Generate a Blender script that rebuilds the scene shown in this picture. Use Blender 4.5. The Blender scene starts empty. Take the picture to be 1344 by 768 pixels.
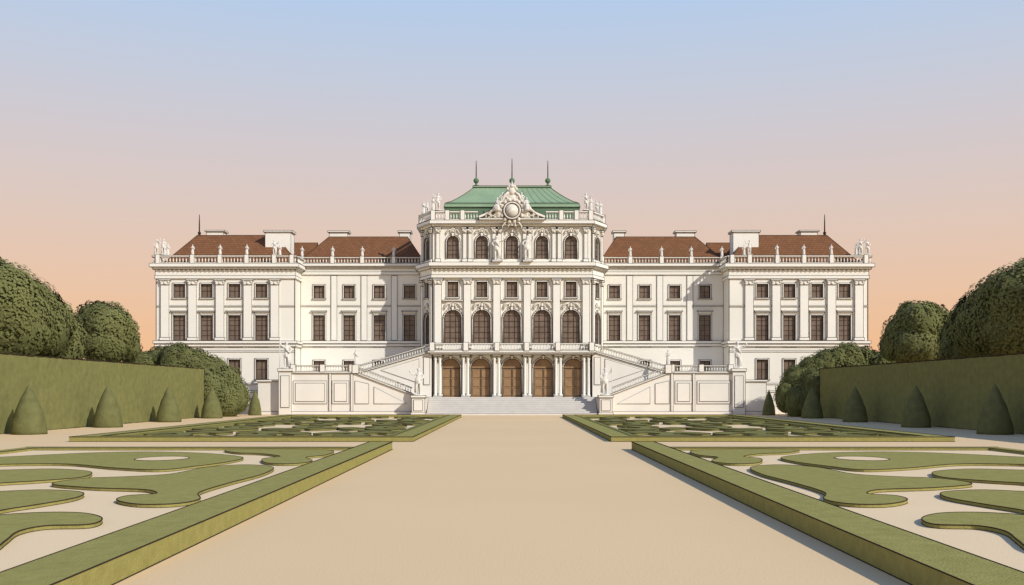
import bpy, math, random
from mathutils import Vector, Matrix, noise
random.seed(7)
F=1307.0; H=3.7; HZ=514.0     # survey constants: elevations were measured in drawing units
SC=bpy.context.scene
def srgb(r,g,b):
    f=lambda c:(c/255/12.92) if c/255<=0.04045 else ((c/255+0.055)/1.055)**2.4
    return (f(r),f(g),f(b),1)
def fx(u,D): return u*D/F
def fz(y,D): return H+(HZ-y)*D/F

# ------------------------------------------------------------------ materials
def mat(name,col,rough=.8,var=.08,scale=.5,bump=0,bscale=8,spec=.3,detail=4,col2=None):
    m=bpy.data.materials.new(name); m.use_nodes=True
    n=m.node_tree.nodes; l=m.node_tree.links; b=n['Principled BSDF']
    b.inputs['Roughness'].default_value=rough
    b.inputs['Specular IOR Level'].default_value=spec
    tc=n.new('ShaderNodeTexCoord'); nz=n.new('ShaderNodeTexNoise')
    nz.inputs['Scale'].default_value=scale; nz.inputs['Detail'].default_value=detail
    l.new(tc.outputs['Object'],nz.inputs['Vector'])
    cr=n.new('ShaderNodeValToRGB'); cr.color_ramp.elements[0].position=.3; cr.color_ramp.elements[1].position=.7
    c=col
    a=tuple(x*(1-var) for x in c[:3])+(1,); d=tuple(min(1,x*(1+var)) for x in c[:3])+(1,)
    if col2: a=col2
    cr.color_ramp.elements[0].color=a; cr.color_ramp.elements[1].color=d
    l.new(nz.outputs['Fac'],cr.inputs['Fac']); l.new(cr.outputs['Color'],b.inputs['Base Color'])
    if bump:
        n2=n.new('ShaderNodeTexNoise'); n2.inputs['Scale'].default_value=bscale; n2.inputs['Detail'].default_value=6
        l.new(tc.outputs['Object'],n2.inputs['Vector'])
        bp=n.new('ShaderNodeBump'); bp.inputs['Strength'].default_value=bump; bp.inputs['Distance'].default_value=.1
        l.new(n2.outputs['Fac'],bp.inputs['Height']); l.new(bp.outputs['Normal'],b.inputs['Normal'])
    return m
PLASTER=mat('white_plaster',(.82,.785,.695,1),.85,.03,.12,.04,5)
TRIM=mat('pale_stone_trim',(.82,.79,.71,1),.8,.025,.4,.04,8)
ORN=mat('carved_stone',(.72,.67,.58,1),.8,.12,2.5,.3,6)
STAT=mat('statue_stone',(.74,.71,.65,1),.75,.12,1.5,.3,6)
TERR=mat('terrace_stone',(.79,.75,.67,1),.85,.04,.3,.08,4)
STEP=mat('step_stone',(.68,.65,.60,1),.85,.05,.8,.1,4)
INK=mat('dark_ink',(.045,.03,.022,1),.95,.05,1,spec=.03)  # ink strokes added to outline edges like a line drawing; spires share it
GLASS=mat('window_glass',(.18,.13,.098,1),.25,.22,.8,0,spec=.4)
BAR=mat('window_bars',(.04,.026,.018,1),.6,.1,1)
DOOR=mat('wooden_door',(.30,.185,.095,1),.6,.12,1.5,.1,6)
GREEN=mat('copper_patina',(.255,.355,.225,1),.9,.08,.35,.05,3,spec=.05)
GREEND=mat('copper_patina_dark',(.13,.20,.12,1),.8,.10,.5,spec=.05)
SAND=mat('gravel',(.75,.545,.315,1),.95,.03,.06,.12,14,.05,8)
SANDL=mat('pale_gravel',(.79,.605,.375,1),.95,.03,.1,.12,14,.05,8)
HEDGE=mat('clipped_hedge',(.195,.192,.072,1),.95,.12,1.4,.45,6,.03,8)
PART=mat('box_hedge',(.30,.272,.090,1),.95,.10,3.0,.35,16,.03,8)
PARTF=mat('box_hedge_far',(.19,.185,.064,1),.95,.12,.8,.3,9,.03,8)
TOPI=mat('topiary_foliage',(.145,.145,.058,1),.95,.15,1.5,.5,7,.03,8)
LEAF=mat('tree_foliage',(.158,.163,.062,1),.9,.12,.22,0,8,.03,3)
LEAFB=mat('shrub_foliage',(.148,.155,.058,1),.9,.12,.3,0,8,.03,3)
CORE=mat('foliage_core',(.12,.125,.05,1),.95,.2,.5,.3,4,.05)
BARK=mat('bark',(.12,.085,.06,1),.9,.2,3,.5,10)
# tiled roof
ROOF=bpy.data.materials.new('clay_roof_tiles'); ROOF.use_nodes=True
_n=ROOF.node_tree.nodes; _l=ROOF.node_tree.links; _b=_n['Principled BSDF']; _b.inputs['Roughness'].default_value=.9; _b.inputs['Specular IOR Level'].default_value=.1
_tc=_n.new('ShaderNodeTexCoord'); _mp=_n.new('ShaderNodeMapping'); _mp.inputs['Rotation'].default_value=(math.radians(90),0,0)
_br=_n.new('ShaderNodeTexBrick'); _br.inputs['Scale'].default_value=1.0
_br.inputs['Brick Width'].default_value=.7; _br.inputs['Row Height'].default_value=.42; _br.inputs['Mortar Size'].default_value=.03
_br.inputs['Color1'].default_value=(.235,.108,.048,1); _br.inputs['Color2'].default_value=(.185,.085,.04,1); _br.inputs['Mortar'].default_value=(.12,.05,.025,1)
_l.new(_tc.outputs['Object'],_mp.inputs['Vector']); _l.new(_mp.outputs['Vector'],_br.inputs['Vector']); _l.new(_br.outputs['Color'],_b.inputs['Base Color'])

# ------------------------------------------------------------------ builder
class MB:
    def __init__(s): s.v=[];s.f=[];s.M=Matrix.Identity(4)
    def add(s,vs,fs):
        o=len(s.v); s.v+=[tuple(s.M@Vector(p)) for p in vs]; s.f+=[tuple(i+o for i in f) for f in fs]
    def box(s,x0,x1,y0,y1,z0,z1):
        if x0>x1:x0,x1=x1,x0
        s.add([(x0,y0,z0),(x1,y0,z0),(x1,y1,z0),(x0,y1,z0),(x0,y0,z1),(x1,y0,z1),(x1,y1,z1),(x0,y1,z1)],
              [(0,3,2,1),(4,5,6,7),(0,1,5,4),(1,2,6,5),(2,3,7,6),(3,0,4,7)])
    def pxz(s,poly,y0,y1):
        n=len(poly)
        s.add([(x,y0,z) for x,z in poly]+[(x,y1,z) for x,z in poly],
              [tuple(range(n)),tuple(range(2*n-1,n-1,-1))]+[(i,(i+1)%n,(i+1)%n+n,i+n) for i in range(n)])
    def pxy(s,poly,z0,z1):
        n=len(poly)
        s.add([(x,y,z0) for x,y in poly]+[(x,y,z1) for x,y in poly],
              [tuple(range(n-1,-1,-1)),tuple(range(n,2*n))]+[(i,(i+1)%n,(i+1)%n+n,i+n) for i in range(n)])
    def lathe(s,x,y,z,prof,n=8,rip=0,k=7,sq=1):
        vs=[];fs=[]
        for r,h in prof:
            for i in range(n):
                a=2*math.pi*i/n+math.pi/n; rr=r*(1+rip*math.cos(k*a))
                vs.append((x+rr*math.cos(a),y+sq*rr*math.sin(a),z+h))
        for j in range(len(prof)-1):
            for i in range(n):
                fs.append((j*n+i,j*n+(i+1)%n,(j+1)*n+(i+1)%n,(j+1)*n+i))
        fs.append(tuple(range(n-1,-1,-1))); m=(len(prof)-1)*n; fs.append(tuple(range(m,m+n)))
        s.add(vs,fs)
    def tube(s,pts,rad,n=6,axis=(0,1,0),closed=False):
        pts=[Vector(p) for p in pts]; N=len(pts); A=Vector(axis); vs=[];fs=[]
        for i,p in enumerate(pts):
            if closed: t=pts[(i+1)%N]-pts[i-1]
            else: t=pts[min(i+1,N-1)]-pts[max(i-1,0)]
            if t.length<1e-9:t=Vector((1,0,0))
            t.normalize(); b=t.cross(A)
            if b.length<1e-4: b=t.cross(Vector((1,0,0)))
            b.normalize(); a=b.cross(t)
            r=rad[i] if isinstance(rad,(list,tuple)) else rad
            for k in range(n):
                th=2*math.pi*k/n+math.pi/4
                q=p+(a*math.cos(th)+b*math.sin(th))*r; vs.append(tuple(q))
        for i in range(N if closed else N-1):
            j=(i+1)%N
            for k in range(n): fs.append((i*n+k,i*n+(k+1)%n,j*n+(k+1)%n,j*n+k))
        if not closed: fs.append(tuple(range(n))); fs.append(tuple(range(N*n-1,N*n-n-1,-1)))
        s.add(vs,fs)
    def beam(s,p0,p1,w,a,b):
        p0=Vector(p0);p1=Vector(p1); d=(p1-p0); d.z=0; d.normalize(); n=Vector((-d.y,d.x,0))*w/2
        vs=[]
        for p in (p0,p1):
            for q in (p-n,p+n):
                vs.append((q.x,q.y,q.z+a)); vs.append((q.x,q.y,q.z+b))
        s.add(vs,[(0,1,3,2),(4,6,7,5),(0,4,5,1),(2,3,7,6),(1,5,7,3),(0,2,6,4)])
    def blob(s,x,y,z,rx,ry,rz,n=8,m=5):
        vs=[];fs=[]
        for j in range(1,m):
            ph=math.pi*j/m
            for i in range(n):
                a=2*math.pi*i/n; vs.append((x+rx*math.sin(ph)*math.cos(a),y+ry*math.sin(ph)*math.sin(a),z-rz*math.cos(ph)))
        for j in range(m-2):
            for i in range(n): fs.append((j*n+i,j*n+(i+1)%n,(j+1)*n+(i+1)%n,(j+1)*n+i))
        b=len(vs); vs+= [(x,y,z-rz),(x,y,z+rz)]
        for i in range(n):
            fs.append((b,(i+1)%n,i)); fs.append((b+1,(m-2)*n+i,(m-2)*n+(i+1)%n))
        s.add(vs,fs)
    def out(s,name,mt,parent=None,wire=0,smooth=False,fixn=True):
        me=bpy.data.meshes.new(name); me.from_pydata(s.v,[],s.f); me.update()
        if fixn:
            import bmesh
            bm=bmesh.new(); bm.from_mesh(me); bmesh.ops.recalc_face_normals(bm,faces=bm.faces); bm.to_mesh(me); bm.free()
        me.materials.append(mt)
        if smooth: me.shade_smooth()
        ob=bpy.data.objects.new(name,me); SC.collection.objects.link(ob)
        if parent: ob.parent=parent
        if wire:
            me.materials.append(INK)
            w=ob.modifiers.new('edge_lines','WIREFRAME'); w.thickness=wire; w.use_replace=False; w.use_even_offset=False; w.use_boundary=True; w.material_offset=1; w.offset=0
        return ob
def empty(name,loc=(0,0,0)):
    e=bpy.data.objects.new(name,None); SC.collection.objects.link(e); e.location=loc; return e

# ------------------------------------------------------------------ statues
def figure_mesh(kind):
    J=[((0,0,.52),.078),((0,.0,.61),.066),((0,0,.72),.088),((0,0,.815),.04),((0,-.012,.872),.042),((0,-.015,.925),.054),((0,-.005,.968),.036)]
    E=[(0,1),(1,2),(2,3),(3,4),(4,5),(5,6)]
    def chain(root,pts):
        p=root
        for q in pts:
            J.append(q); E.append((p,len(J)-1)); p=len(J)-1
    if kind=='seated':
        chain(0,[((.06,-.05,.50),.062),((.09,-.20,.50),.046),((.09,-.18,.27),.03),((.09,-.25,.25),.022)])
        chain(0,[((-.06,-.05,.50),.062),((-.10,-.19,.47),.046),((-.12,-.12,.25),.03),((-.13,-.19,.23),.022)])
    else:
        chain(0,[((.058,-.01,.47),.06),((.085,-.055,.28),.043),((.085,.02,.06),.028),((.10,-.06,.025),.022)])
        chain(0,[((-.055,0,.47),.06),((-.06,-.01,.27),.043),((-.058,.01,.06),.028),((-.075,-.07,.025),.022)])
    if kind=='raise':
        chain(2,[((.11,0,.785),.04),((.19,-.02,.69),.032),((.14,-.09,.60),.024),((.10,-.12,.585),.022)])
        chain(2,[((-.11,0,.79),.04),((-.20,-.02,.84),.032),((-.23,-.05,.97),.024),((-.23,-.05,1.01),.022)])
    elif kind in('drape','seated'):
        chain(2,[((.11,0,.785),.04),((.15,-.02,.66),.032),((.06,-.11,.63),.024),((.02,-.12,.64),.022)])
        chain(2,[((-.11,0,.785),.04),((-.16,.01,.66),.032),((-.19,-.05,.54),.024),((-.19,-.07,.50),.022)])
    else:
        chain(2,[((.11,0,.785),.04),((.20,-.03,.74),.032),((.27,-.09,.80),.024),((.29,-.10,.83),.022)])
        chain(2,[((-.11,0,.785),.04),((-.18,.02,.68),.032),((-.11,-.06,.58),.024),((-.08,-.07,.56),.022)])
    me=bpy.data.meshes.new('fig'); me.from_pydata([j[0] for j in J],E,[]); ob=bpy.data.objects.new('fig',me); SC.collection.objects.link(ob)
    sk=ob.modifiers.new('s','SKIN'); sv=me.skin_vertices[0].data
    for i,j in enumerate(J): sv[i].radius=(j[1],j[1]*(.8 if i in(0,1,2) else 1)); sv[i].use_root=(i==0)
    sb=ob.modifiers.new('u','SUBSURF'); sb.levels=1
    bpy.context.view_layer.update(); dg=bpy.context.evaluated_depsgraph_get()
    m2=bpy.data.meshes.new_from_object(ob.evaluated_get(dg)); bpy.data.objects.remove(ob)
    b=MB(); b.v=[tuple(v.co) for v in m2.vertices]; b.f=[tuple(p.vertices) for p in m2.polygons]
    # nose, hair, drapery, plinth
    b.blob(0,-.068,.918,.008,.014,.016,6,4); b.blob(0,.012,.94,.056,.05,.05,8,5)
    for i in range(7):
        a=math.pi*i/6; b.blob(.052*math.cos(a),.02+.03*math.sin(a),.925+.03*math.sin(a),.018,.018,.02,6,4)
    if kind in('drape','seated'):
        if kind=='drape': b.lathe(0,0,0,[(.135,.03),(.125,.15),(.115,.3),(.105,.45),(.085,.58),(.07,.62)],28,.10,9,.8)
        else: b.lathe(0,-.06,.2,[(.15,.0),(.14,.12),(.15,.25),(.12,.34),(.05,.37)],28,.10,9,1.1); b.blob(0,.04,.28,.16,.13,.2)
        b.tube([(.1,.02,.8),(.03,-.085,.74),(-.06,-.09,.64),(-.11,-.02,.56)],[.03,.035,.04,.04])
    else:
        b.lathe(0,0,0,[(.085,.40),(.105,.44),(.10,.52),(.078,.57)],24,.12,8,.85)
        b.tube([(-.1,.04,.8),(0,-.08,.72),(.09,-.06,.6),(.12,.03,.48),(.12,.05,.3),(.14,.05,.1)],[.025,.03,.035,.04,.04,.03])
        b.tube([(.0,.07,.78),(.02,.09,.5),(.03,.09,.25),(.02,.08,.03)],[.06,.07,.075,.09],8)
    if kind=='raise': b.tube([(-.24,-.06,.03),(-.235,-.06,.5),(-.23,-.06,1.12)],.012)
    if kind=='reach': b.blob(.30,-.10,.87,.04,.04,.045)
    if kind!='seated': b.box(-.17,.17,-.13,.13,0,.035)
    o=b.out('m',STAT,None,0,True); me=o.data; bpy.data.objects.remove(o); return me
FIG={k:figure_mesh(k) for k in('raise','drape','reach','seated')}
def statue(name,kind,x,y,z,h,parent=None,flip=1,rot=0):
    o=bpy.data.objects.new(name,FIG[kind]); SC.collection.objects.link(o)
    o.location=(x,y,z); o.scale=(h*flip,h,h); o.rotation_euler=(0,0,rot)
    if parent:o.parent=parent
    return o

# ------------------------------------------------------------------ palace parts
palace=empty('baroque_palace')
W=MB();T=MB();G=MB();Bb=MB();O=MB();BAL=MB();RAIL=MB();DR=MB();K=MB()
ALL=[W,T,G,Bb,O,BAL,RAIL,DR,K]
def setM(M):
    for b in ALL:b.M=M
I4=Matrix.Identity(4)
def wallgrid(x0,x1,z0,z1,holes,dp=.45):
    xs=sorted({x0,x1,*[h[0] for h in holes],*[h[1] for h in holes]}); zs=sorted({z0,z1,*[h[2] for h in holes],*[h[3] for h in holes]})
    for i in range(len(xs)-1):
        for j in range(len(zs)-1):
            cx=(xs[i]+xs[i+1])/2; cz=(zs[j]+zs[j+1])/2
            if any(h[0]<cx<h[1] and h[2]<cz<h[3] for h in holes): continue
            W.add([(xs[i],0,zs[j]),(xs[i+1],0,zs[j]),(xs[i+1],0,zs[j+1]),(xs[i],0,zs[j+1])],[(0,1,2,3)])
    for a,b,c,d in holes:
        W.add([(a,0,c),(b,0,c),(b,0,d),(a,0,d),(a,dp,c),(b,dp,c),(b,dp,d),(a,dp,d)],[(0,1,5,4),(1,2,6,5),(2,3,7,6),(3,0,4,7)])
    W.add([(x0,0,z0),(x0,dp,z0),(x0,dp,z1),(x0,0,z1)],[(0,1,2,3)]); W.add([(x1,0,z0),(x1,dp,z0),(x1,dp,z1),(x1,0,z1)],[(0,1,2,3)])
    for X in(x0,x1): K.tube([(X,-.01,z0),(X,-.01,z1)],.07,4)
def arc(x,z,r,a0,a1,n): return [(x+r*math.cos(math.radians(a0+(a1-a0)*i/n)),z+r*math.sin(math.radians(a0+(a1-a0)*i/n))) for i in range(n+1)]
def shell(x,z,s,y=-.12):
    for sg in(-1,1):
        pts=[];rr=[]
        for i in range(13):
            t=i/12; a=math.radians(-60+300*t); r=s*(.34-.2*t)
            pts.append((x+sg*(s*.62+r*math.cos(a)*-1),y,z+r*math.sin(a)*.9)); rr.append(s*(.09-.05*t))
        O.tube(pts,rr,5)
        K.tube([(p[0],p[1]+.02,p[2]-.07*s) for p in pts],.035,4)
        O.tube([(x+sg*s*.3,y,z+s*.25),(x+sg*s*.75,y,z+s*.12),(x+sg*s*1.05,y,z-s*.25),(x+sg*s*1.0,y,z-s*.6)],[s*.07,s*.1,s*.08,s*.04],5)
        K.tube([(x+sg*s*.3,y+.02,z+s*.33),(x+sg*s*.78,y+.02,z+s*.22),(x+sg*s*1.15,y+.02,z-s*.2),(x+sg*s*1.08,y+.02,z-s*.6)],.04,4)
    for i in range(5):
        a=math.radians(30+30*i); O.blob(x+s*.3*math.cos(a),y,z+s*.1+s*.36*math.sin(a),s*.11,.10,s*.15,6,4)
    O.blob(x,y-.04,z,s*.2,.14,s*.26,8,5)
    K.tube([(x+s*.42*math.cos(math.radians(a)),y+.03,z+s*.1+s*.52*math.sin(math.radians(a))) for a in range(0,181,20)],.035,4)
def window(x,zb,zt,w,kind):
    a=x-w/2;b=x+w/2; arch=kind in('arch','door','topr')
    g=DR if kind=='door' else G
    g.box(a,b,.30,.36,zb,zt)
    cols={'small':2,'tall':2,'arch':3,'door':2,'topr':2}[kind]; rows={'small':2,'tall':5,'arch':6,'door':3,'topr':5}[kind]
    if kind=='door':
        Bb.box(x-.04,x+.04,.23,.30,zb,zt-w*.5); Bb.box(a,b,.22,.30,zt-w*.5-.06,zt-w*.5+.06)
        for sg in(-1,1):
            for (q0,q1) in((.05,.3),(.36,.62),(.68,.94)):
                hh=zt-w*.5-zb; DR.box(x+sg*.16,x+sg*(w/2-.2),.25,.30,zb+hh*q0,zb+hh*q1)
    else:
        t=.035 if w<2.4 else .04
        for i in range(1,cols): 
            xx=a+w*i/cols; Bb.box(xx-t,xx+t,.22,.30,zb,zt)
        for j in range(1,rows):
            zz=zb+(zt-zb)*j/rows; Bb.box(a,b,.24,.30,zz-t*.8,zz+t*.8)
        for xx in(a,b-.09): Bb.box(xx,xx+.09,.21,.30,zb,zt)
        Bb.box(a+.09,b-.09,.212,.30,zb,zb+.09)
        if not arch: Bb.box(a+.09,b-.09,.212,.30,zt-.09,zt)
    if arch:
        r=w/2; zc=zt-r
        L=arc(x,zc,r,180,90,8)+[(a,zt)]; R=arc(x,zc,r,0,90,8)+[(b,zt)]
        W.pxz(L,0,.29); W.pxz(R,0,.29)
        o=.26
        for i in range(12):
            p=arc(x,zc,r,180*i/12,180*(i+1)/12,1);q=arc(x,zc,r+o,180*i/12,180*(i+1)/12,1)
            O.pxz([p[0],p[1],q[1],q[0]],-.12,.02)
        for rr in (r,r+o): K.tube([(x+rr,-.12,zb)]+[(p[0],-.12,p[1]) for p in arc(x,zc,rr,0,180,16)]+[(x-rr,-.12,zb)],.06 if rr==r else .05,4)
        O.box(a-o,a,-.11,.02,zb,zc); O.box(b,b+o,-.11,.02,zb,zc)
        T.pxz([(x-.16,zt-.05),(x+.16,zt-.05),(x+.26,zt+.5),(x-.26,zt+.5)],-.24,.0)
    else:
        o=.2
        T.box(a-o,a,-.10,.02,zb,zt+o); T.box(b,b+o,-.10,.02,zb,zt+o); T.box(a,b,-.10,.02,zt,zt+o); T.box(a-o-.06,b+o+.06,-.2,.02,zb-.18,zb)
        if kind=='tall':
            T.box(a-o-.15,b+o+.15,-.35,.02,zt+.62,zt+.82); T.box(a-o,b+o,-.08,.02,zt+o+.01,zt+.61)
            T.box(a-.1,b+.1,-.08,.02,zb-1.1,zb-.28)
def facade(M,x0,x1,z0,z1,wins):
    setM(M); wallgrid(x0,x1,z0,z1,[(x-w/2,x+w/2,zb,zt) for x,zb,zt,w,k in wins])
    for q in wins: window(*q)
def pilaster(x,z0,z1,w,p=.28,cap=True):
    T.box(x-w/2,x+w/2,-p,.01,z0+.5,z1-.9 if cap else z1)
    T.box(x-w/2-.14,x+w/2+.14,-p-.12,.01,z0,z0+.48)
    if cap:
        T.pxz([(x-w/2,z1-.88),(x+w/2,z1-.88),(x+w/2+.2,z1-.22),(x-w/2-.2,z1-.22)],-p-.08,.01)
        T.box(x-w/2-.28,x+w/2+.28,-p-.2,.01,z1-.2,z1)
        for sg in(-1,1): O.blob(x+sg*w*.45,-p-.12,z1-.42,.2,.12,.2,8,5)
        O.blob(x,-p-.12,z1-.6,.22,.12,.26,6,4)
def balus(p0,p1,h,step=.46,piers=(),pw=.7,M=I4):
    setM(M); p0=Vector(p0);p1=Vector(p1);L=(p1-p0).length
    RAIL.beam(p0,p1,.42,0,.14*h); RAIL.beam(p0,p1,.5,h*.84,h)
    n=int(L/step)
    for i in range(n):
        t=(i+.5)/n
        if any(abs(t-q)*L<pw*.6 for q in piers): continue
        p=p0.lerp(p1,t); g=h*.70
        BAL.lathe(p.x,p.y,p.z+.14*h,[(.08,0),(.05,.1*g),(.115,.38*g),(.045,.75*g),(.08,g)],6)
    for q in piers:
        p=p0.lerp(p1,q); RAIL.box(p.x-pw/2,p.x+pw/2,p.y-pw/2+.02,p.y+pw/2-.02,p.z-.01,p.z+h+.12)

# ---- end pavilions
D=165;k=D/F
def z(y,D=165): return fz(y,D)
ROOFB=MB();CHIM=MB();SPIRE=MB()
DW=169.5
for s in(-1,1):
    xo=s*fx(467,D); xi=s*fx(285,D); x0,x1=min(xo,xi),max(xo,xi)
    M=Matrix.Translation((0,D,0)); wins=[]
    for u in(436.5,400.5,364,328.5):
        X=s*fx(u,D)
        wins+=[(X,z(391),z(373),fx(15,D),'small'),(X,z(447),z(414),fx(16,D),'tall'),(X,z(498),z(472),fx(15,D),'small')]
    facade(M,x0,x1,0,z(365),wins)
    for u in(455,419,383,346.5,311): pilaster(s*fx(u,D),z(447),z(367),fx(11,D))
    T.box(x0+.02,x1-.02,-.12,.01,z(402.5),z(401))
    for yy in(462,505,515,525): T.box(x0-.03,x1+.03,-.05,.01,z(yy),z(yy)+.25)
    setM(I4)
    W.box(x0+.01,x1-.01,D+.451,D+22,0,z(365)-.01)
    for (ya,yb,e) in((455,451,.22),(451,447.5,.4),(366,362,.2),(362,354,.12),(354,351,.45),(351,346.5,.85)):
        T.box(x0-e,x1+e,D-e,D+22+e,z(ya)+.004,z(yb))
    xx=x0
    while xx<x1: O.box(xx,xx+.28,D-.42,D-.13,z(355.6),z(354)); xx+=.75
    e=.45; zb=z(346.5); h=z(336)-z(346.5)
    pr=[ (abs(s*fx(u,D)-(x0-e)))/(x1-x0+2*e) for u in(463,418,382,347,311,288)]
    balus((x0-e,D-e,zb),(x1+e,D-e,zb),h,piers=pr,step=.52)
    balus((x0-e,D-e+.5,zb),(x0-e,D+21,zb),h,step=.52); balus((x1+e,D-e+.5,zb),(x1+e,D+21,zb),h,step=.52)
    zs=z(336)+.1
    for i,u in enumerate((418,382,347)): statue('roof_figure','drape',s*fx(u,D),D-e,zs,1.75,palace,s)
    statue('roof_figure','reach',s*fx(311,D),D-e,zs,2.5,palace,-s); statue('roof_figure','drape',s*fx(304,D),D-e+.1,zs,1.7,palace,s)
    statue('roof_figure','raise',s*fx(465,D),D-e,zs,2.6,palace,s); statue('roof_figure','reach',s*fx(456,D),D-e,zs,2.7,palace,s); statue('roof_figure','drape',s*fx(451,D),D-e+.2,zs,1.9,palace,s)
    statue('roof_figure','drape',s*fx(461,D),D+2.0,zs,2.3,palace,s)
    # hipped roof
    ze=z(346)+.02; A=[(s*fx(458,166),165.7,ze),(s*fx(281,166),165.7,ze),(s*fx(281,166),186.5,ze),(s*fx(458,166),186.5,ze)]
    zr=fz(309,174); R=[(s*fx(413,174),174,zr),(s*fx(309,174),174,zr),(s*fx(309,174),178,zr),(s*fx(413,174),178,zr)]
    ROOFB.add(A+R,[(0,1,5,4),(1,2,6,5),(2,3,7,6),(3,0,4,7),(4,5,6,7)])
    CHIM.box(s*fx(402,174),s*fx(380,174),174.5,176.5,zr-1,zr+.75); CHIM.box(s*fx(404,174),s*fx(378,174),174.3,176.7,zr+.751,zr+.95)
    zz=fz(318,170); CHIM.box(s*fx(325,170),s*fx(291,170),170.5,173,zz-3,fz(304,170)); CHIM.box(s*fx(327,170),s*fx(289,170),170.3,173.2,fz(304,170)+.002,fz(302,170))
    SPIRE.lathe(s*fx(411,174),174.3,zr-.2,[(.35,0),(.2,.4),(.3,.7),(.12,.9),(.1,2.5),(.05,3.9)],8)
    # ---- wing
    D2=DW; zw=lambda y:fz(y,D2)
    a,b=sorted((xi,s*fx(113,D2)))
    wins=[]
    for u in(253,213.5,174,134.5):
        X=s*fx(u,D2); wins+=[(X,zw(392),zw(375),fx(14,D2),'small'),(X,zw(447),zw(414),fx(15,D2),'tall'),(X,zw(500),zw(474),fx(14,D2),'small')]
    facade(Matrix.Translation((0,D2,0)),a,b,0,zw(360),wins)
    for u in(233.5,194,154.5): T.box(s*fx(u,D2)-.5,s*fx(u,D2)+.5,-.10,.01,zw(447),zw(362))
    T.box(a+.02,b-.02,-.07,.01,zw(402.5),zw(401))
    setM(I4)
    W.box(a,b,D2+.451,D2+17,0,zw(360)-.01)
    for (ya,yb,e) in((455,451,.2),(451,447.5,.35),(361,357,.15),(357,352,.1),(352,350,.4),(350,346.5,.7)):
        T.box(a+ (.003 if s>0 else 0),b,D2-e,D2+17,zw(ya)+.004,zw(yb))
    e=.3; zb=zw(346.5); h=zw(338)-zb
    pr=[abs(s*fx(u,D2)-a)/(b-a) for u in(275,235,196,155,118)]
    balus((a,D2-e,zb),(b,D2-e,zb),h,piers=[p for p in pr if 0<p<1],step=.52)
    for u in(275,235,196,155): statue('roof_figure','drape',s*fx(u,D2),D2-e,zw(338)+.1,1.75,palace,s)
    ze=zw(346)+.02; xa2=s*fx(281,172); xb2=s*fx(112,172)
    zr=fz(311,179)
    A=[(xa2,170.2,ze),(xb2,170.2,ze),(xb2,186,ze),(xa2,186,ze)]
    R=[(s*fx(240,179),179,zr),(s*fx(137,179),179,zr),(s*fx(137,179),181,zr),(s*fx(240,179),181,zr)]
    ROOFB.add(A+R,[(0,1,5,4),(1,2,6,5),(2,3,7,6),(3,0,4,7),(4,5,6,7)])
    zl=fz(319,178); ROOFB.add([(s*fx(292,174),174,ze),(s*fx(262,174),174,ze-.3),(s*fx(255,178),178,zl),(s*fx(300,178),178,zl),(s*fx(300,184),184,ze),(s*fx(255,184),184,ze)],[(0,1,2,3),(3,2,5,4)])
    for u0,u1 in((242,214),(150,132)):
        CHIM.box(s*fx(u0-2,179),s*fx(u1+2,179),179.2,181,zr-.8,zr+.85); CHIM.box(s*fx(u0,179),s*fx(u1,179),179,181.2,zr+.852,zr+1.1)

# ---- centre pavilion
D=162; zc=lambda y:fz(y,162)
hx=fx(104.5,D)
US=(-80.5,-41,0,41,80.5); UW=(-77.5,-39.5,0,39.5,77.5)
wins=[]
for u in US: wins.append((fx(u,D),2.83,zc(471),fx(25,D),'door'))
for u in UW:
    wins.append((fx(u,D),zc(451),zc(407),fx(22,D),'arch')); wins.append((fx(u,D),zc(390),zc(370),fx(14,D),'small')); wins.append((fx(u,D),zc(340),zc(310),fx(15,D),'topr'))
facade(Matrix.Translation((0,D,0)),-hx,hx,0,zc(296),wins)
for u in(-97,-58.5,-20,20,58.5,97):
    X=fx(u,D)
    pilaster(X,zc(458),zc(366),fx(9.5,D),.32)
    pilaster(X-.42 if abs(u)<90 else X,zc(344),zc(299),.62,.22); 
    if abs(u)<90: pilaster(X+.46,zc(344),zc(299),.62,.22)
for u in UW:
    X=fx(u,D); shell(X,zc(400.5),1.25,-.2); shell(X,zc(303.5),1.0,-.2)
    T.box(X-1.7,X+1.7,-.4,.01,zc(395.5),zc(394))
    O.tube([(X-1.5,-.15,zc(405)),(X-1.2,-.2,zc(399)),(X-.5,-.2,zc(396.5)),(X,-.2,zc(396)),(X+.5,-.2,zc(396.5)),(X+1.2,-.2,zc(399)),(X+1.5,-.15,zc(405))],.1,5)
# chamfer faces
for s in(-1,1):
    L=math.hypot(14.99-hx,4)
    if s==1: M=Matrix.Translation((hx,162,0))@Matrix.Rotation(math.atan2(4,14.99-hx),4,'Z')
    else: M=Matrix.Translation((-14.99,166,0))@Matrix.Rotation(math.atan2(-4,14.99-hx),4,'Z')
    c=L/2
    facade(M,0,L,0,zc(296),[(c,zc(451),zc(410),2.2,'arch'),(c,zc(390),zc(370),1.5,'small'),(c,zc(340),zc(310),1.7,'topr'),(c,zc(500),zc(474),1.5,'small')])
    for q in(.45,L-.45): pilaster(q,zc(458),zc(366),.7,.25); pilaster(q,zc(344),zc(299),.6,.2)
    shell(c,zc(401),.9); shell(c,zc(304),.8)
setM(I4)
def cpoly(e,ya=162): return [(-hx-e*.5,162-e),(hx+e*.5,162-e),(15+e,166-e*.4),(15+e,190+e),(-15-e,190+e),(-15-e,166-e*.4)]
W.pxy([(-hx+.2,162.46),(hx-.2,162.46),(14.6,166.4),(14.98,166.5),(14.98,190),(-14.98,190),(-14.98,166.5),(-14.6,166.4)],0,zc(296)-.02)
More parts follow.
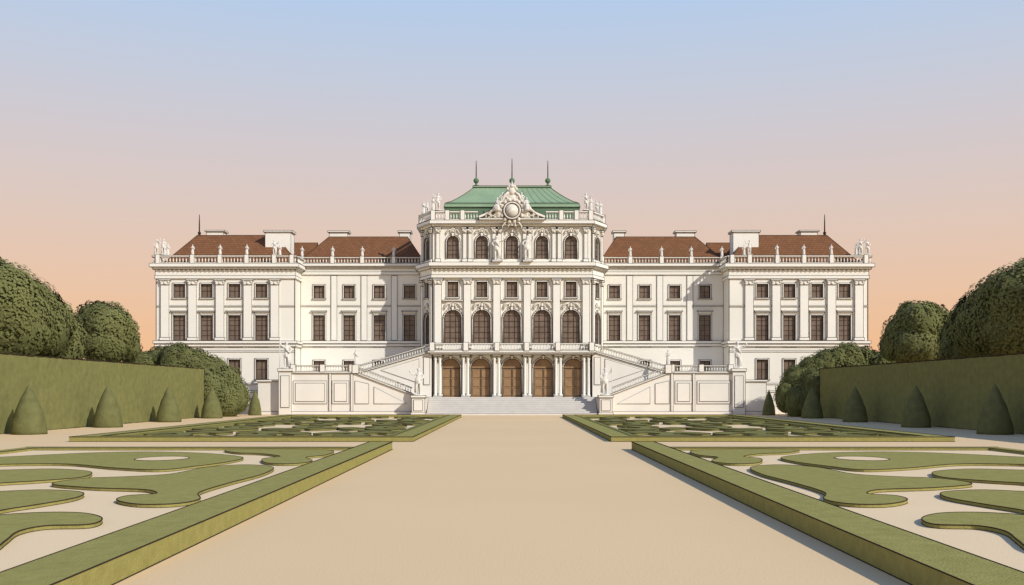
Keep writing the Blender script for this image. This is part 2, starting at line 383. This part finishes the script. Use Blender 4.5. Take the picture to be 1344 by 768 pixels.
for ya,yb,e in((365,361,.38),(361,353,.3),(353,350,.65),(350,345,1.05),(298,294.5,.3),(294.5,290,.8)):
    T.pxy(cpoly(e),zc(ya)+.004,zc(yb))
for i in range(36):
    X=-hx+i*2*hx/35; O.box(X-.14,X+.14,162-.62,162-.31,zc(355),zc(353)); 
# upper balustrade
e=.45; zb=zc(290); h=zc(278)-zb
balus((-hx,162-e,zb),(-fx(44,D),162-e,zb),h,piers=(.02,.33,.66)); balus((fx(44,D),162-e,zb),(hx,162-e,zb),h,piers=(.34,.67,.98))
for s in(-1,1):
    balus((s*(hx+.2),162-e+.3,zb),(s*15.2,166-.3,zb),h); balus((s*15.2,166.2,zb),(s*15.2,189,zb),h,piers=(.0,))
    for u,y_,hh,kd in((97,162-e,2.9,'reach'),(103.5,162-e,2.2,'drape'),(116,166,2.4,'drape'),(111,164,2.1,'raise')):
        yy=y_; statue('roof_figure',kd,s*fx(u,yy),yy,zc(278)+.1,hh,palace,s)
# pediment
P0=fx(43,D); zp=zc(290)
T.pxz([(-P0,zp+.003),(P0,zp+.003),(P0,zp+.25),(-P0,zp+.25)],162-1.25,162.4)
T.pxz([(-P0+.3,zp+.26),(P0-.3,zp+.26),(0,zc(270))],162-.75,162.5)
for s in(-1,1):
    T.pxz([(s*P0,zp+.25),(s*(P0+.1),zp+.65),(0,zc(267)),(0,zc(270)+.05)],162-1.2,162.45)
# cartouche
cy=162-1.15; cz=zc(278.5)
O.pxz(arc(0,cz,1.45,0,345,23),cy-.25,cy+.3); O.pxz(arc(0,cz,1.1,0,345,23),cy-.36,cy-.2)
ringpts=[(p[0],cy-.3,p[1]) for p in arc(0,cz,1.3,0,345,23)]; O.tube(ringpts,.16,6,closed=True)
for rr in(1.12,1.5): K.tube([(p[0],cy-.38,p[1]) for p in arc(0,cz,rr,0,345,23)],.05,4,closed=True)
for i in range(14):
    a=2*math.pi*i/14; O.blob(1.75*math.cos(a),cy-.1,cz+1.75*math.sin(a),.3,.25,.36)
for s in(-1,1):
    for (ox,oz,r0) in((2.1,.3,.9),(3.0,-.4,.75),(1.3,1.8,.7),(3.9,-.9,.5)):
        pts=[];rr=[]
        for i in range(16):
            t=i/15;a=math.radians(200-400*t);r=r0*(1-.7*t); pts.append((s*(ox+r*math.cos(a)),cy,cz+oz+r*math.sin(a))); rr.append(.2*(1-.6*t)*r0+.04)
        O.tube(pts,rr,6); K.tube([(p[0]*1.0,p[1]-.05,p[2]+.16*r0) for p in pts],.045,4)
    O.tube([(s*.5,cy,cz+3.0),(s*1.1,cy,cz+2.6),(s*1.5,cy,cz+1.6),(s*2.4,cy,cz+1.2),(s*3.0,cy,cz+.2),(s*4.4,cy,cz-.8)],[.2,.25,.22,.3,.25,.12],6)
    K.tube([(s*.7,cy,cz+3.25),(s*1.35,cy,cz+2.75),(s*1.75,cy,cz+1.8),(s*2.6,cy,cz+1.45),(s*3.25,cy,cz+.4),(s*4.5,cy,cz-.6)],.055,4)
    statue('pediment_figure','seated',s*fx(19,D),cy-.1,cz-.6,2.8,palace,s,s*.5)
    statue('pediment_figure','raise',s*fx(12.5,D),cy+.3,cz+.6,2.5,palace,s)
    O.blob(s*2.0,cy+.2,cz-.4,.9,.4,1.1)
O.pxz([(-1.6,cz+.5),(1.6,cz+.5),(1.0,cz+2.4),(.55,cz+3.3),(-.55,cz+3.3),(-1.0,cz+2.4)],cy,cy+.6)
for i in range(5):
    a=math.radians(20+35*i); O.blob(.75*math.cos(a),cy+.1,cz+3.3+.75*math.sin(a),.24,.24,.3)
O.blob(0,cy+.1,cz+3.2,.6,.4,.7); O.lathe(0,cy+.1,cz+3.8,[(.3,0),(.4,.3),(.12,.5),(.12,.8),(.02,1.1)],8)
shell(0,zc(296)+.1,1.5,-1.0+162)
for s in(-1,1): 
    statue('facade_figure','raise' if s>0 else 'reach',s*fx(20,D),162-.75,zc(343),4.1,palace,-s)
    T.box(s*fx(20,D)-.75,s*fx(20,D)+.75,162-1.5,162,zc(345)+.003,zc(343))
    for u in(28,36,48,): O.blob(s*fx(u*.6,D),162-1.0,zc(283)+(.3-.02*u),.35,.2,.3)
# balcony + columns
T.box(-hx-.35,hx+.35,160.45,161.99,zc(466.5)+.05,zc(463.5)); T.box(-hx-.6,hx+.6,160.2,161.995,zc(463.5)+.003,zc(461))
zb=zc(461)
balus((-hx-.3,160.5,zb),(hx+.3,160.5,zb),zc(451)-zb,piers=(.015,.22,.41,.59,.78,.985),pw=.8)
COL=MB()
for u in(-97,-60.5,-20,20,60.5,97):
    for dx in(-.36,.36):
        X=fx(u,D)+dx
        COL.lathe(X,161.15,2.83,[(.34,0),(.34,.2),(.28,.3),(.22,.42),(.22,2.5),(.19,5.9),(.19,6.0),(.27,6.1),(.21,6.2),(.32,6.55)],14)
        for e_ in(-.22,.22): K.tube([(X+e_,161.13,3.2),(X+e_*.87,161.13,8.8)],.03,4)
    X=fx(u,D); T.box(X-.75,X+.75,160.7,161.6,2.83,3.02); T.box(X-.72,X+.72,160.75,161.55,9.38,zc(466.5)+.05)
    T.M=Matrix.Translation((0,162,0)); O.M=T.M; pilaster(X,2.83,zc(467),1.4,.15); T.M=I4; O.M=I4
# green roof
GR=MB();GD=MB()
zb=zc(290); z1=fz(266,165); z2=fz(246,171.5)
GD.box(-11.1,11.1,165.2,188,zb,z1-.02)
GR.add([(-11.3,165,z1-.7),(11.3,165,z1-.7),(11.3,188.2,z1-.7),(-11.3,188.2,z1-.7),(-11.1,165.3,z1),(11.1,165.3,z1),(11.1,188,z1),(-11.1,188,z1)],[(0,1,5,4),(1,2,6,5),(2,3,7,6),(3,0,4,7),(0,3,2,1)])
nseg=5
def ring(t): # slightly concave slope
    k_=t**1.25; 
    return [(-(11.0-4.5*t),165.4+6.1*t,z1+(z2-z1)*k_),((11.0-4.5*t),165.4+6.1*t,z1+(z2-z1)*k_),((11.0-4.5*t),187.8-6*t,z1+(z2-z1)*k_),(-(11.0-4.5*t),187.8-6*t,z1+(z2-z1)*k_)]
GR2=MB()
for j in range(nseg):
    A=ring(j/nseg);Bq=ring((j+1)/nseg); GR2.add(A+Bq,[(0,1,5,4),(1,2,6,5),(2,3,7,6),(3,0,4,7)])
GR.box(-6.75,6.75,171.2,182.1,z2-.05,z2+.22)
for i in range(17):  # standing seams
    t=i/16; xa=-11+22*t; xb=-6.5+13*t
    (K if i in(0,16) else GR2).tube([(xa,165.36,z1+.02)]+[(xa+(xb-xa)*j/5,165.4+6.1*j/5,z1+(z2-z1)*(j/5)**1.25+.03) for j in range(1,6)],.06 if i in(0,16) else .035,4)
for X,zt in((-fx(47,172),fz(211,172)),(fx(47,172),fz(211,172)),(0,fz(208,172))):
    zz=z2+.2
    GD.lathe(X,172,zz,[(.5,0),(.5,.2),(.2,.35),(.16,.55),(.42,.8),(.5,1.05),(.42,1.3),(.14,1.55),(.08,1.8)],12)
    SPIRE.lathe(X,172,zz+1.7,[(.11,0),(.09,(zt-zz-1.7)*.5),(.1,(zt-zz-1.7)*.52),(.05,zt-zz-1.7)],6)
for nm,b,m,w,sm in(('walls',W,PLASTER,0,0),('cornices_and_trim',T,TRIM,.105,0),('window_panes',G,GLASS,0,0),('window_glazing_bars',Bb,BAR,0,0),('carved_ornament',O,ORN,0,1),('doors',DR,DOOR,.04,0),('ink_lines',K,INK,0,0),  # K holds added ink outlines along corners, arches and carving, not real joints
    ('portico_columns',COL,TRIM,0,1),('tiled_roofs',ROOFB,ROOF,.15,0),('chimneys',CHIM,TRIM,.12,0),('copper_roof',GR2,GREEN,0,0),('copper_roof_edges',GR,GREEN,.12,0),('copper_roof_drum',GD,GREEND,0,0),('roof_spires',SPIRE,INK,0,0),
    ('roof_balusters',BAL,TRIM,0,0),('roof_balustrade_rails',RAIL,TRIM,.09,0)):
    b.M=I4; b.out(nm,m,palace,w,bool(sm))

# ------------------------------------------------------------------ staircases & terraces
BAL=MB();RAIL=MB();TW=MB();TP=MB();ALL=[BAL,RAIL]
terrace=empty('terrace_staircase')
ST=MB()
for i in range(9):
    e=.9 if i<2 else 0
    ST.box(-13.4-e*1.8 if i<1 else -13.4,13.4+e*1.8 if i<1 else 13.4,156.2+i*.47-(.5 if i==0 else 0),160.6,i*.314+(.001 if i else -.05),(i+1)*.314+.001)
ST.box(-15.3,15.3,160.601,166,0,2.825)
zt=lambda y:fz(y,158)
for s in(-1,1):
    P=[(36.75,0),(15.35,0),(15.35,2.97),(25.0,6.6),(36.75,6.6)]
    TW.pxz([(s*x,z_) for x,z_ in P],158,158.4)
    TW.box(s*36.74,s*25.0,158.402,169.4,0,6.55)
    TW.box(s*13.42,s*15.34,157.4,160.595,0,2.82)
    for i in range(12): # lower flight
        xa=15.36+i*.803; ST.box(s*xa,s*25.0,158.401,160.99,2.83+i*.314-(2.8 if i==0 else 0),2.83+(i+1)*.314-.05)
    TW.pxz([(s*25.0,0),(s*12.97,0),(s*12.97,10.1),(s*25.0,6.6)],161,161.35)
    TW.pxz([(s*25.0,0),(s*15.3,0),(s*13.2,9.8),(s*25.0,6.3)],161.36,163.9)
    TP.beam((s*36.75,158.15,6.6),(s*25,158.15,6.6),.7,.003,.22); TP.beam((s*25,158.15,6.6),(s*15.35,158.15,2.97),.7,.003,.22)
    TP.beam((s*25,161.1,6.6),(s*13.0,161.1,10.1),.6,.003,.2)
    TP.box(s*36.9,s*15.3,157.75,158.0,-.02,.55)
    for u0,u1 in((287,243),(236,214)):
        X0,X1=s*fx(u0,158),s*fx(u1,158); TP.box(X0,X1,157.93,158.0,zt(530),zt(500)); TP.box(X0-s*.35,X1+s*.35,157.88,157.93,zt(527),zt(503))
    TP.pxz([(s*fx(206,158),zt(530)),(s*fx(188,158),zt(530)),(s*fx(188,158),zt(504)),(s*fx(206,158),zt(500))],157.93,158)
    TP.pxz([(s*fx(181,158),zt(530)),(s*fx(138,158),zt(530)),(s*fx(181,158),zt(508))],157.93,158)
    TP.pxz([(s*fx(172,161),fz(486,161)),(s*fx(122,161),fz(503,161)),(s*fx(122,161),fz(471,161))],160.93,161)
    TP.box(s*fx(116,161),s*fx(108,161),160.93,161,fz(505,161),fz(469,161))
    for u in(238.5,210): TP.box(s*fx(u+1.5,158),s*fx(u-1.5,158),157.85,158,.56,6.58)
    balus((s*34.9,158.15,6.82),(s*25.2,158.15,6.82),1.05,step=.42,piers=(.02,.5,.98),pw=.8)
    balus((s*24.7,158.15,6.72),(s*15.9,158.15,3.35),1.0,step=.42)
    balus((s*24.6,161.1,6.95),(s*13.4,161.1,10.2),1.05,step=.42)
    TP.box(s*36.95,s*34.9,157.6,159.6,0,6.9); TP.box(s*37.1,s*34.75,157.45,159.75,6.903,7.35)
    TP.box(s*36.6,s*35.25,157.53,157.6,1.2,6.2)
    TP.box(s*25.3,s*24.3,157.7,158.7,6.6,7.95)
    TP.box(s*15.65,s*13.65,155.4,157.35,0,2.75); TP.box(s*15.8,s*13.5,155.25,157.5,2.753,3.1); TP.box(s*15.8,s*13.5,155.25,157.5,-.02,.4)
    TP.box(s*15.35,s*13.95,155.33,155.4,.7,2.4)
    TP.box(s*13.3,s*12.4,160.6,161.5,10.2,11.6)
    TW.box(s*40.6,s*36.76,159,159.5,0,fz(501,159)); TP.box(s*40.8,s*36.97,158.8,159.7,fz(501,159)+.003,fz(501,159)+.3); TP.box(s*40.7,s*36.98,158.93,158.999,-.02,.5)
    statue('stone_statue','reach' if s<0 else 'raise',s*14.65,156.4,3.1,4.35,None,-1)
    statue('stone_statue','raise' if s<0 else 'reach',s*35.9,158.6,7.35,4.4,None,1)
    statue('stone_statue','drape',s*24.8,158.2,7.95,2.4,None,s)
ST.out('front_steps',STEP,terrace,.08); TW.out('retaining_walls',TERR,terrace,.10); TP.out('copings_and_panels',TERR,terrace,.095)
BAL.out('balusters',TRIM,terrace); RAIL.M=I4; RAIL.out('handrails',TRIM,terrace,.09)

# ------------------------------------------------------------------ ground
g=MB(); R_=4000
g.add([(-R_,-R_,0),(R_,-R_,0),(R_,R_,0),(-R_,R_,0)],[(0,1,2,3)]); gr=g.out('ground',SAND)
for s in(-1,1):
    g=MB(); g.pxy([(s*9.0,14),(s*31,14),(s*31,62.5),(s*9.0,62.5)],-.05,.004); g.pxy([(s*8.5,74),(s*31.5,74),(s*31.5,143),(s*8.5,143)],-.05,.004); g.out('gravel_bed',SANDL)

# ------------------------------------------------------------------ parterres
def Gp(px,py,z_=.12):
    D_=F*(H-z_)/(py-HZ); return ((px-672)*D_/F,D_)
def crom(P,n=6):
    out=[];N=len(P)
    for i in range(N):
        p0,p1,p2,p3=[Vector(P[(i+q)%N]) for q in(-1,0,1,2)]
        for j in range(n):
            t=j/n; out.append(tuple(.5*((2*p1)+(-p0+p2)*t+(2*p0-5*p1+4*p2-p3)*t*t+(-p0+3*p1-3*p2+p3)*t**3)))
    return out
def bed(b,ink,pts,h,lw,smooth=6):
    P=crom(pts,smooth) if smooth else pts
    b.pxy(P,-.01,h)
    ink.tube([(x,y,h) for x,y in P],lw,4,axis=(0,0,1),closed=True)
    ink.tube([(x,y,.006) for x,y in P],lw,4,axis=(0,0,1),closed=True)
NEAR=[ # outlines of arabesques
 [(-60,602),(0,600),(60,597),(130,594),(200,593),(270,595),(318,600),(300,606),(255,612),(210,616.5),(150,614),(90,609),(20,609),(-60,611)],
 [(296,590.5),(340,589.6),(390,589.8),(436,591.5),(428,597),(402,600),(410,605),(385,608.5),(350,607.5),(345,602),(368,599),(345,595.5),(310,594)],
 [(68,635),(110,628),(170,625.5),(225,622),(270,613.5),(320,610),(358,613),(345,622),(300,634),(262,646),(262,655),(230,661),(180,661.5),(153,656),(168,650.5),(205,648),(190,642.5),(120,640)],
 [(-80,618),(0,617),(70,615.5),(118,619),(108,626),(50,631),(0,634),(-80,640)],
 [(-80,648),(0,645),(60,643),(107,646),(100,653),(50,662),(0,670),(-80,688)],
 [(-60,684),(0,676),(60,672.5),(110,673.5),(134,680),(118,688),(60,690),(25,697),(8,709),(-10,720),(-80,740)],
]
for s in(-1,1):
    b=MB();ink=MB(); par=empty('parterre_garden')
    for sh in NEAR:
        pts=[Gp(x,y) for x,y in sh]; bed(b,ink,[(-s*x,y) for x,y in pts],.12,.02)
    bb=MB()
    bb.pxy([(s*7.63,14),(s*9.05,14),(s*9.05,63.498),(s*7.63,63.498)],-.01,.5)
    bb.pxy([(s*9.052,62.5),(s*31,62.5),(s*31,63.5),(s*9.052,63.5)],-.01,.16)
    bb.pxy([(s*30,14),(s*31,14),(s*31,62.498),(s*30,62.498)],-.01,.16)
    bb.out('border_hedge',PART,par)
    ink2=MB()
    for zz in(.5,.012): ink2.tube([(s*7.63,14,zz),(s*7.63,40,zz),(s*7.63,63.5,zz),(s*9.05,63.5,zz),(s*9.05,40,zz),(s*9.05,14,zz)],[.014,.026,.04,.04,.026,.014],4,axis=(0,0,1))
    ink2.tube([(s*9.05,63.5,.16),(s*31,63.5,.16)],.035,4,axis=(0,0,1)); ink2.tube([(s*9.05,62.5,.16),(s*30,62.5,.16),(s*30,14,.16)],.025,4,axis=(0,0,1)); ink2.tube([(s*9.05,62.5,.008),(s*30,62.5,.008)],.025,4,axis=(0,0,1))
    b.out('arabesque_beds',PART,par); ink.out('bed_edges',INK,par); ink2.out('border_edges',INK,par)
    rx,ry=Gp(213,602); rp=[(-s*rx+1.35*math.cos(a*math.pi/12),ry+1.7*math.sin(a*math.pi/12)) for a in range(24)]
    r=MB(); r.pxy(rp,.1,.125); r.out('gravel_disc',SANDL,par); r=MB(); r.tube([(x,y,.125) for x,y in rp],.025,4,axis=(0,0,1),closed=True); r.out('disc_edge',INK,par)
    # far parterre
    par=empty('parterre_garden'); b=MB();ink=MB()
    bb=MB()
    for (x0_,x1_,y0_,y1_,hh) in((7.3,8.9,73.3,144,.36),(31,32.6,73.3,144,.36),(8.9,31,73.3,75.0,.355),(8.9,31,142.5,144,.355)):
        bb.box(s*x0_,s*x1_,y0_,y1_,-.01,hh)
    bb.out('border_hedge',PART,par)
    for zz in(.36,.01): ink.tube([(s*7.3,73.3,zz),(s*32.6,73.3,zz),(s*32.6,144,zz),(s*7.3,144,zz)],.04,4,axis=(0,0,1),closed=True)
    ink.tube([(s*8.9,75.0,.36),(s*31,75.0,.36),(s*31,142.5,.36),(s*8.9,142.5,.36)],.035,4,axis=(0,0,1),closed=True)
    nsh=[(0,.5),(.12,.28),(.3,.2),(.42,.32),(.55,.12),(.78,.08),(.97,.25),(.9,.45),(.72,.4),(.62,.55),(.75,.75),(.6,.93),(.38,.88),(.32,.7),(.48,.6),(.35,.48),(.15,.62)]
    rg=random.Random(3)
    for row in range(5):
        for c_ in range(3):
            fxp=rg.random()<.5; fyp=(row%2==0)
            X0=9.6+c_*7.1+rg.uniform(-.2,.2); Y0=77+row*13+rg.uniform(-.4,.4)
            pts=[(X0+7.0*(1-px if fxp else px),Y0+12.5*(1-py if fyp else py)) for px,py in nsh]
            bed(b,ink,[(s*x,y) for x,y in pts],.2,.03,5)
    for c_ in range(3):
        for row in range(4):
            X0=12.6+c_*7.1+rg.uniform(-1,1);Y0=89.5+row*13
            bed(b,ink,[(s*(X0+1.5*math.cos(a)),Y0+1.2*math.sin(a)) for a in [i*math.pi/4 for i in range(8)]],.18,.03,3)
    for X0 in(9.3,30.2):
        b.box(s*X0,s*(X0+.5),76,141,-.01,.24)
    b.out('arabesque_beds',PARTF,par); ink.out('bed_edges',INK,par)

# ------------------------------------------------------------------ tall hedges and cones
def hedge_wall(s):
    e=empty('hedge_wall'); b=MB(); xa,xb=44.4,50; y0,y1=30,143.6; h=7.0; st=.9
    ny=int((y1-y0)/st); nz=7; nx=5
    def P(x,y,z_):
        q=Vector((x*.5,y*.5,z_*.5)); n=noise.noise_vector(q*1.3)*.07; return (s*(x+n.x),y+n.y*.6,z_+n.z*(.6 if z_>0 else 0))
    idx={};vs=[];fs=[]
    def vid(x,y,z_):
        key=(round(x,3),round(y,3),round(z_,3))
        if key not in idx: idx[key]=len(vs); vs.append(P(x,y,z_))
        return idx[key]
    ys=[y0+(y1-y0)*i/ny for i in range(ny+1)]; zs_=[h*i/nz for i in range(nz+1)]; xs=[xa+(xb-xa)*i/nx for i in range(nx+1)]
    for i in range(ny):
        for j in range(nz):
            for X in(xa,xb): fs.append((vid(X,ys[i],zs_[j]),vid(X,ys[i+1],zs_[j]),vid(X,ys[i+1],zs_[j+1]),vid(X,ys[i],zs_[j+1])))
        for j in range(nx): fs.append((vid(xs[j],ys[i],h),vid(xs[j+1],ys[i],h),vid(xs[j+1],ys[i+1],h),vid(xs[j],ys[i+1],h)))
    for Yv in(y0,y1):
        for i in range(nx):
            for j in range(nz): fs.append((vid(xs[i],Yv,zs_[j]),vid(xs[i+1],Yv,zs_[j]),vid(xs[i+1],Yv,zs_[j+1]),vid(xs[i],Yv,zs_[j+1])))
    b.add(vs,fs); b.out('foliage_body',HEDGE,e)
    k_=MB(); k_.tube([P(xa,y,h) for y in ys]+[P(xa,y1,zz) for zz in reversed(zs_)],.075,4); k_.tube([P(xa-.02,y,.01) for y in ys],.05,4)
    k_.out('clipped_edge',INK,e)
hedge_wall(-1);hedge_wall(1)
for s in(-1,1):
    for y_,x_ in((69,41.9),(86.4,41.9),(103,41.8),(121,41.7),(138,41.6),(155,40.0)):
        b=MB(); hh=4.35; w=1.45 if y_<150 else 1.0; hh= hh if y_<150 else 4.0
        prof=[(w*(1-(t/16)**1.7)+.02,hh*t/16) for t in range(17)]
        b.lathe(s*x_,y_,0,prof,28)
        b.v=[tuple(Vector(v)+noise.noise_vector(Vector(v)*1.6)*.07*(1 if v[2]>.05 else 0)) for v in b.v]
        b.out('cone_topiary',TOPI,None,0,True)

# ------------------------------------------------------------------ trees
def foliage(lobes,seed,leafsize=.3,dens=1.0):
    rg=random.Random(seed); vs=[];fs=[]; core=MB()
    def leaf(p,n,L):
        t=n.cross(Vector((rg.gauss(0,1),rg.gauss(0,1),rg.gauss(0,1))))
        if t.length<1e-3: return
        t.normalize(); bt=n.cross(t); o=len(vs)
        vs.extend([tuple(p-t*L*.6),tuple(p+bt*L*.45),tuple(p+t*L*.6),tuple(p-bt*L*.45)]); fs.append((o,o+1,o+2,o+3))
    cen_all=Vector((sum(l[0] for l in lobes),sum(l[1] for l in lobes),sum(l[2] for l in lobes)))/len(lobes)
    for (x,y,z_,rx,rz) in lobes:
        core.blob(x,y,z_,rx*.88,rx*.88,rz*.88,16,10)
        lc=Vector((x,y,z_))
        nsub=max(18,int(30*(rx/3.0)**1.2))
        for i in range(nsub):
            c=2*(i+.5)/nsub-1; a=i*2.399963+rg.random()*.9; q=math.sqrt(1-c*c)
            dirn=Vector((q*math.cos(a),q*math.sin(a),c))
            if c<-.75: continue
            sr=rg.uniform(.20,.40)*min(rx,rz)
            sr=max(.45,min(sr,1.6))
            cen=Vector((x+dirn.x*(rx-sr*.82),y+dirn.y*(rx-sr*.82),z_+dirn.z*(rz-sr*.82)))
            gd=(cen-cen_all).normalized()
            nl=int(75*dens*(sr/leafsize/3.2)**2)+16
            for _ in range(nl):
                d=Vector((rg.gauss(0,1),rg.gauss(0,1),rg.gauss(0,1))).normalized()
                if d.dot(dirn)<-.1: d=-d
                p=cen+d*sr*rg.uniform(.88,1.12)
                n=(d*.25+dirn*.7+gd*.5+Vector((rg.gauss(0,1),rg.gauss(0,1),rg.gauss(0,1)))*.14).normalized()
                leaf(p,n,leafsize*rg.uniform(.7,1.3))
        # filling layer between the clumps
        for _ in range(int(420*dens*(rx/3)**2*(.3/leafsize)**2)):
            d=Vector((rg.gauss(0,1),rg.gauss(0,1),rg.gauss(0,1))).normalized()
            rr=.93+.06*noise.noise(d*3+lc)+rg.uniform(-.03,.06)
            p=Vector((x+d.x*rx*rr,y+d.y*rx*rr,z_+d.z*rz*rr))
            n=(d+(p-cen_all).normalized()*.5+Vector((rg.gauss(0,1),rg.gauss(0,1),rg.gauss(0,1)))*.14).normalized()
            leaf(p,n,leafsize*rg.uniform(.8,1.4))
    m=MB(); m.v=vs;m.f=fs
    return m,core
def tree(name,x,y,lobes,seed,mt=LEAF,trunk=True,ls=.3,dens=1):
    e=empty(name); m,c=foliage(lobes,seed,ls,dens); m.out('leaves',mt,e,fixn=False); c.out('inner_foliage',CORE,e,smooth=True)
    if trunk:
        t=MB(); top=min(l[2] for l in lobes)
        t.tube([(x,y,-.1),(x+.1,y,1.0),(x-.1,y+.1,top*.5),(x,y,top)],[.5,.38,.32,.24],9,axis=(0,1,.1))
        for l in lobes: t.tube([(x,y,top*.6),((x+l[0])/2,(y+l[1])/2,(top*.6+l[2])/2+.2),(l[0],l[1],l[2])],[.22,.15,.06],6,axis=(0,1,.1))
        t.out('trunk_and_limbs',BARK,e)
for s in(-1,1):
    q=1 if s<0 else 2
    def L(u,y,D_,r,rz=None): 
        return (s*fx(u,D_),D_,fz(y,D_),r,rz or r)
    tree('deciduous_tree',s*60,108,[L(672,400,108,4.6,4.7),L(715,378,110,4.8,4.8),L(640,409,112,4.0,4.1),L(690,440,108,4.6),L(655,430,109,4.4),L(622,432,112,3.8,4.2),L(650,392,111,2.0,2.0),L(625,404,112,1.7,1.7)],11*q)
    tree('deciduous_tree',s*57,118,[L(610,428,118,3.4,3.8),L(592,446,120,3.0,3.6),L(645,430,120,4.2,4.2),L(598,462,119,3.4,3.6)],12*q)
    tree('deciduous_tree',s*62,92,[L(790,370,98,5.5),L(850,350,96,5.5),L(820,420,95,5)],14*q,dens=.6)
    if s<0: tl=[L(532,428,132,3.3,3.2),L(517,440,133,2.7,3.0),L(548,424,134,2.7,3.0),L(503,455,134,1.7,2.4),L(535,455,132,3.6,2.8),L(541,408,133,1.3,1.3),L(512,420,133,1.3,1.3)]
    else: tl=[L(532,424,132,3.1,3.0),L(512,440,133,2.6,3.0),L(552,430,134,2.9,3.1),L(497,455,134,1.6,2.2),L(525,456,132,3.6,2.8),L(560,455,134,3,3),L(520,408,133,1.4,1.3),L(548,408,133,1.3,1.2)]
    tree('deciduous_tree',s*53,132,tl,13*q)
    tree('shrub_mass',s*50,150,[L(490,480,150,2.6,2.4),L(462,476,152,2.5,2.5),L(440,474,150,2.8,2.9),L(415,480,150,2.7,2.7),L(392,490,150,2.5,2.8),L(372,505,149,2.3,3.0),L(358,522,148,1.6,2.6),L(400,515,147,3.2,3.6),L(440,500,150,3.8,4.2),L(375,528,147,2.4,2.8),L(428,470,149,1.6,1.7),L(404,480,149,1.5,1.5),L(475,474,151,1.6,1.5)],15*q,LEAFB,False,.24,1)

# ------------------------------------------------------------------ light, sky, camera
EL=33;AZ=48
d=Vector((math.sin(math.radians(AZ))*math.cos(math.radians(EL)),-math.cos(math.radians(AZ))*math.cos(math.radians(EL)),math.sin(math.radians(EL))))
sl=bpy.data.lights.new('sun','SUN'); sl.energy=3.9; sl.angle=math.radians(.5); sl.color=(1,.95,.86)
so=bpy.data.objects.new('sun',sl); SC.collection.objects.link(so); so.rotation_euler=d.to_track_quat('Z','Y').to_euler(); so.location=(60,-60,80)
w=bpy.data.worlds.new('World'); SC.world=w; w.use_nodes=True; n=w.node_tree.nodes;l=w.node_tree.links
bg=n['Background']; sky=n.new('ShaderNodeTexSky'); sky.sky_type='NISHITA'; sky.sun_disc=False
sky.sun_elevation=math.radians(EL); sky.sun_rotation=math.radians(180-AZ)
tc=n.new('ShaderNodeTexCoord'); sx=n.new('ShaderNodeSeparateXYZ'); l.new(tc.outputs['Generated'],sx.inputs[0])
cr=n.new('ShaderNodeValToRGB'); l.new(sx.outputs['Z'],cr.inputs['Fac'])
stops=[(0,(246,188,138)),(.05,(242,191,148)),(.09,(237,196,163)),(.162,(226,201,186)),(.234,(213,203,205)),(.302,(198,206,222)),(.366,(183,206,236)),(.5,(130,165,215)),(1,(75,115,180))]
els=cr.color_ramp.elements
els[0].position=0;els[0].color=srgb(*stops[0][1]); els[1].position=1;els[1].color=srgb(*stops[-1][1])
for p,c in stops[1:-1]:
    e=els.new(p); e.color=srgb(*c)
sc=n.new('ShaderNodeVectorMath'); sc.operation='SCALE'; sc.inputs['Scale'].default_value=.1; l.new(sky.outputs['Color'],sc.inputs[0])
mx=n.new('ShaderNodeMix'); mx.data_type='RGBA'; mx.inputs[0].default_value=.04
l.new(cr.outputs['Color'],mx.inputs[6]); l.new(sc.outputs['Vector'],mx.inputs[7]); l.new(mx.outputs[2],bg.inputs['Color']); bg.inputs['Strength'].default_value=1.0
cam=bpy.data.cameras.new('camera'); co=bpy.data.objects.new('camera',cam); SC.collection.objects.link(co); SC.camera=co
co.location=(0,0,H); co.rotation_euler=(math.radians(90),0,0); cam.lens=F/1344*36; cam.sensor_width=36; cam.shift_y=130/1344; cam.clip_end=9000
SC.view_settings.view_transform='Standard'; SC.view_settings.look='None'; SC.view_settings.exposure=0
print('objects',len(bpy.data.objects))
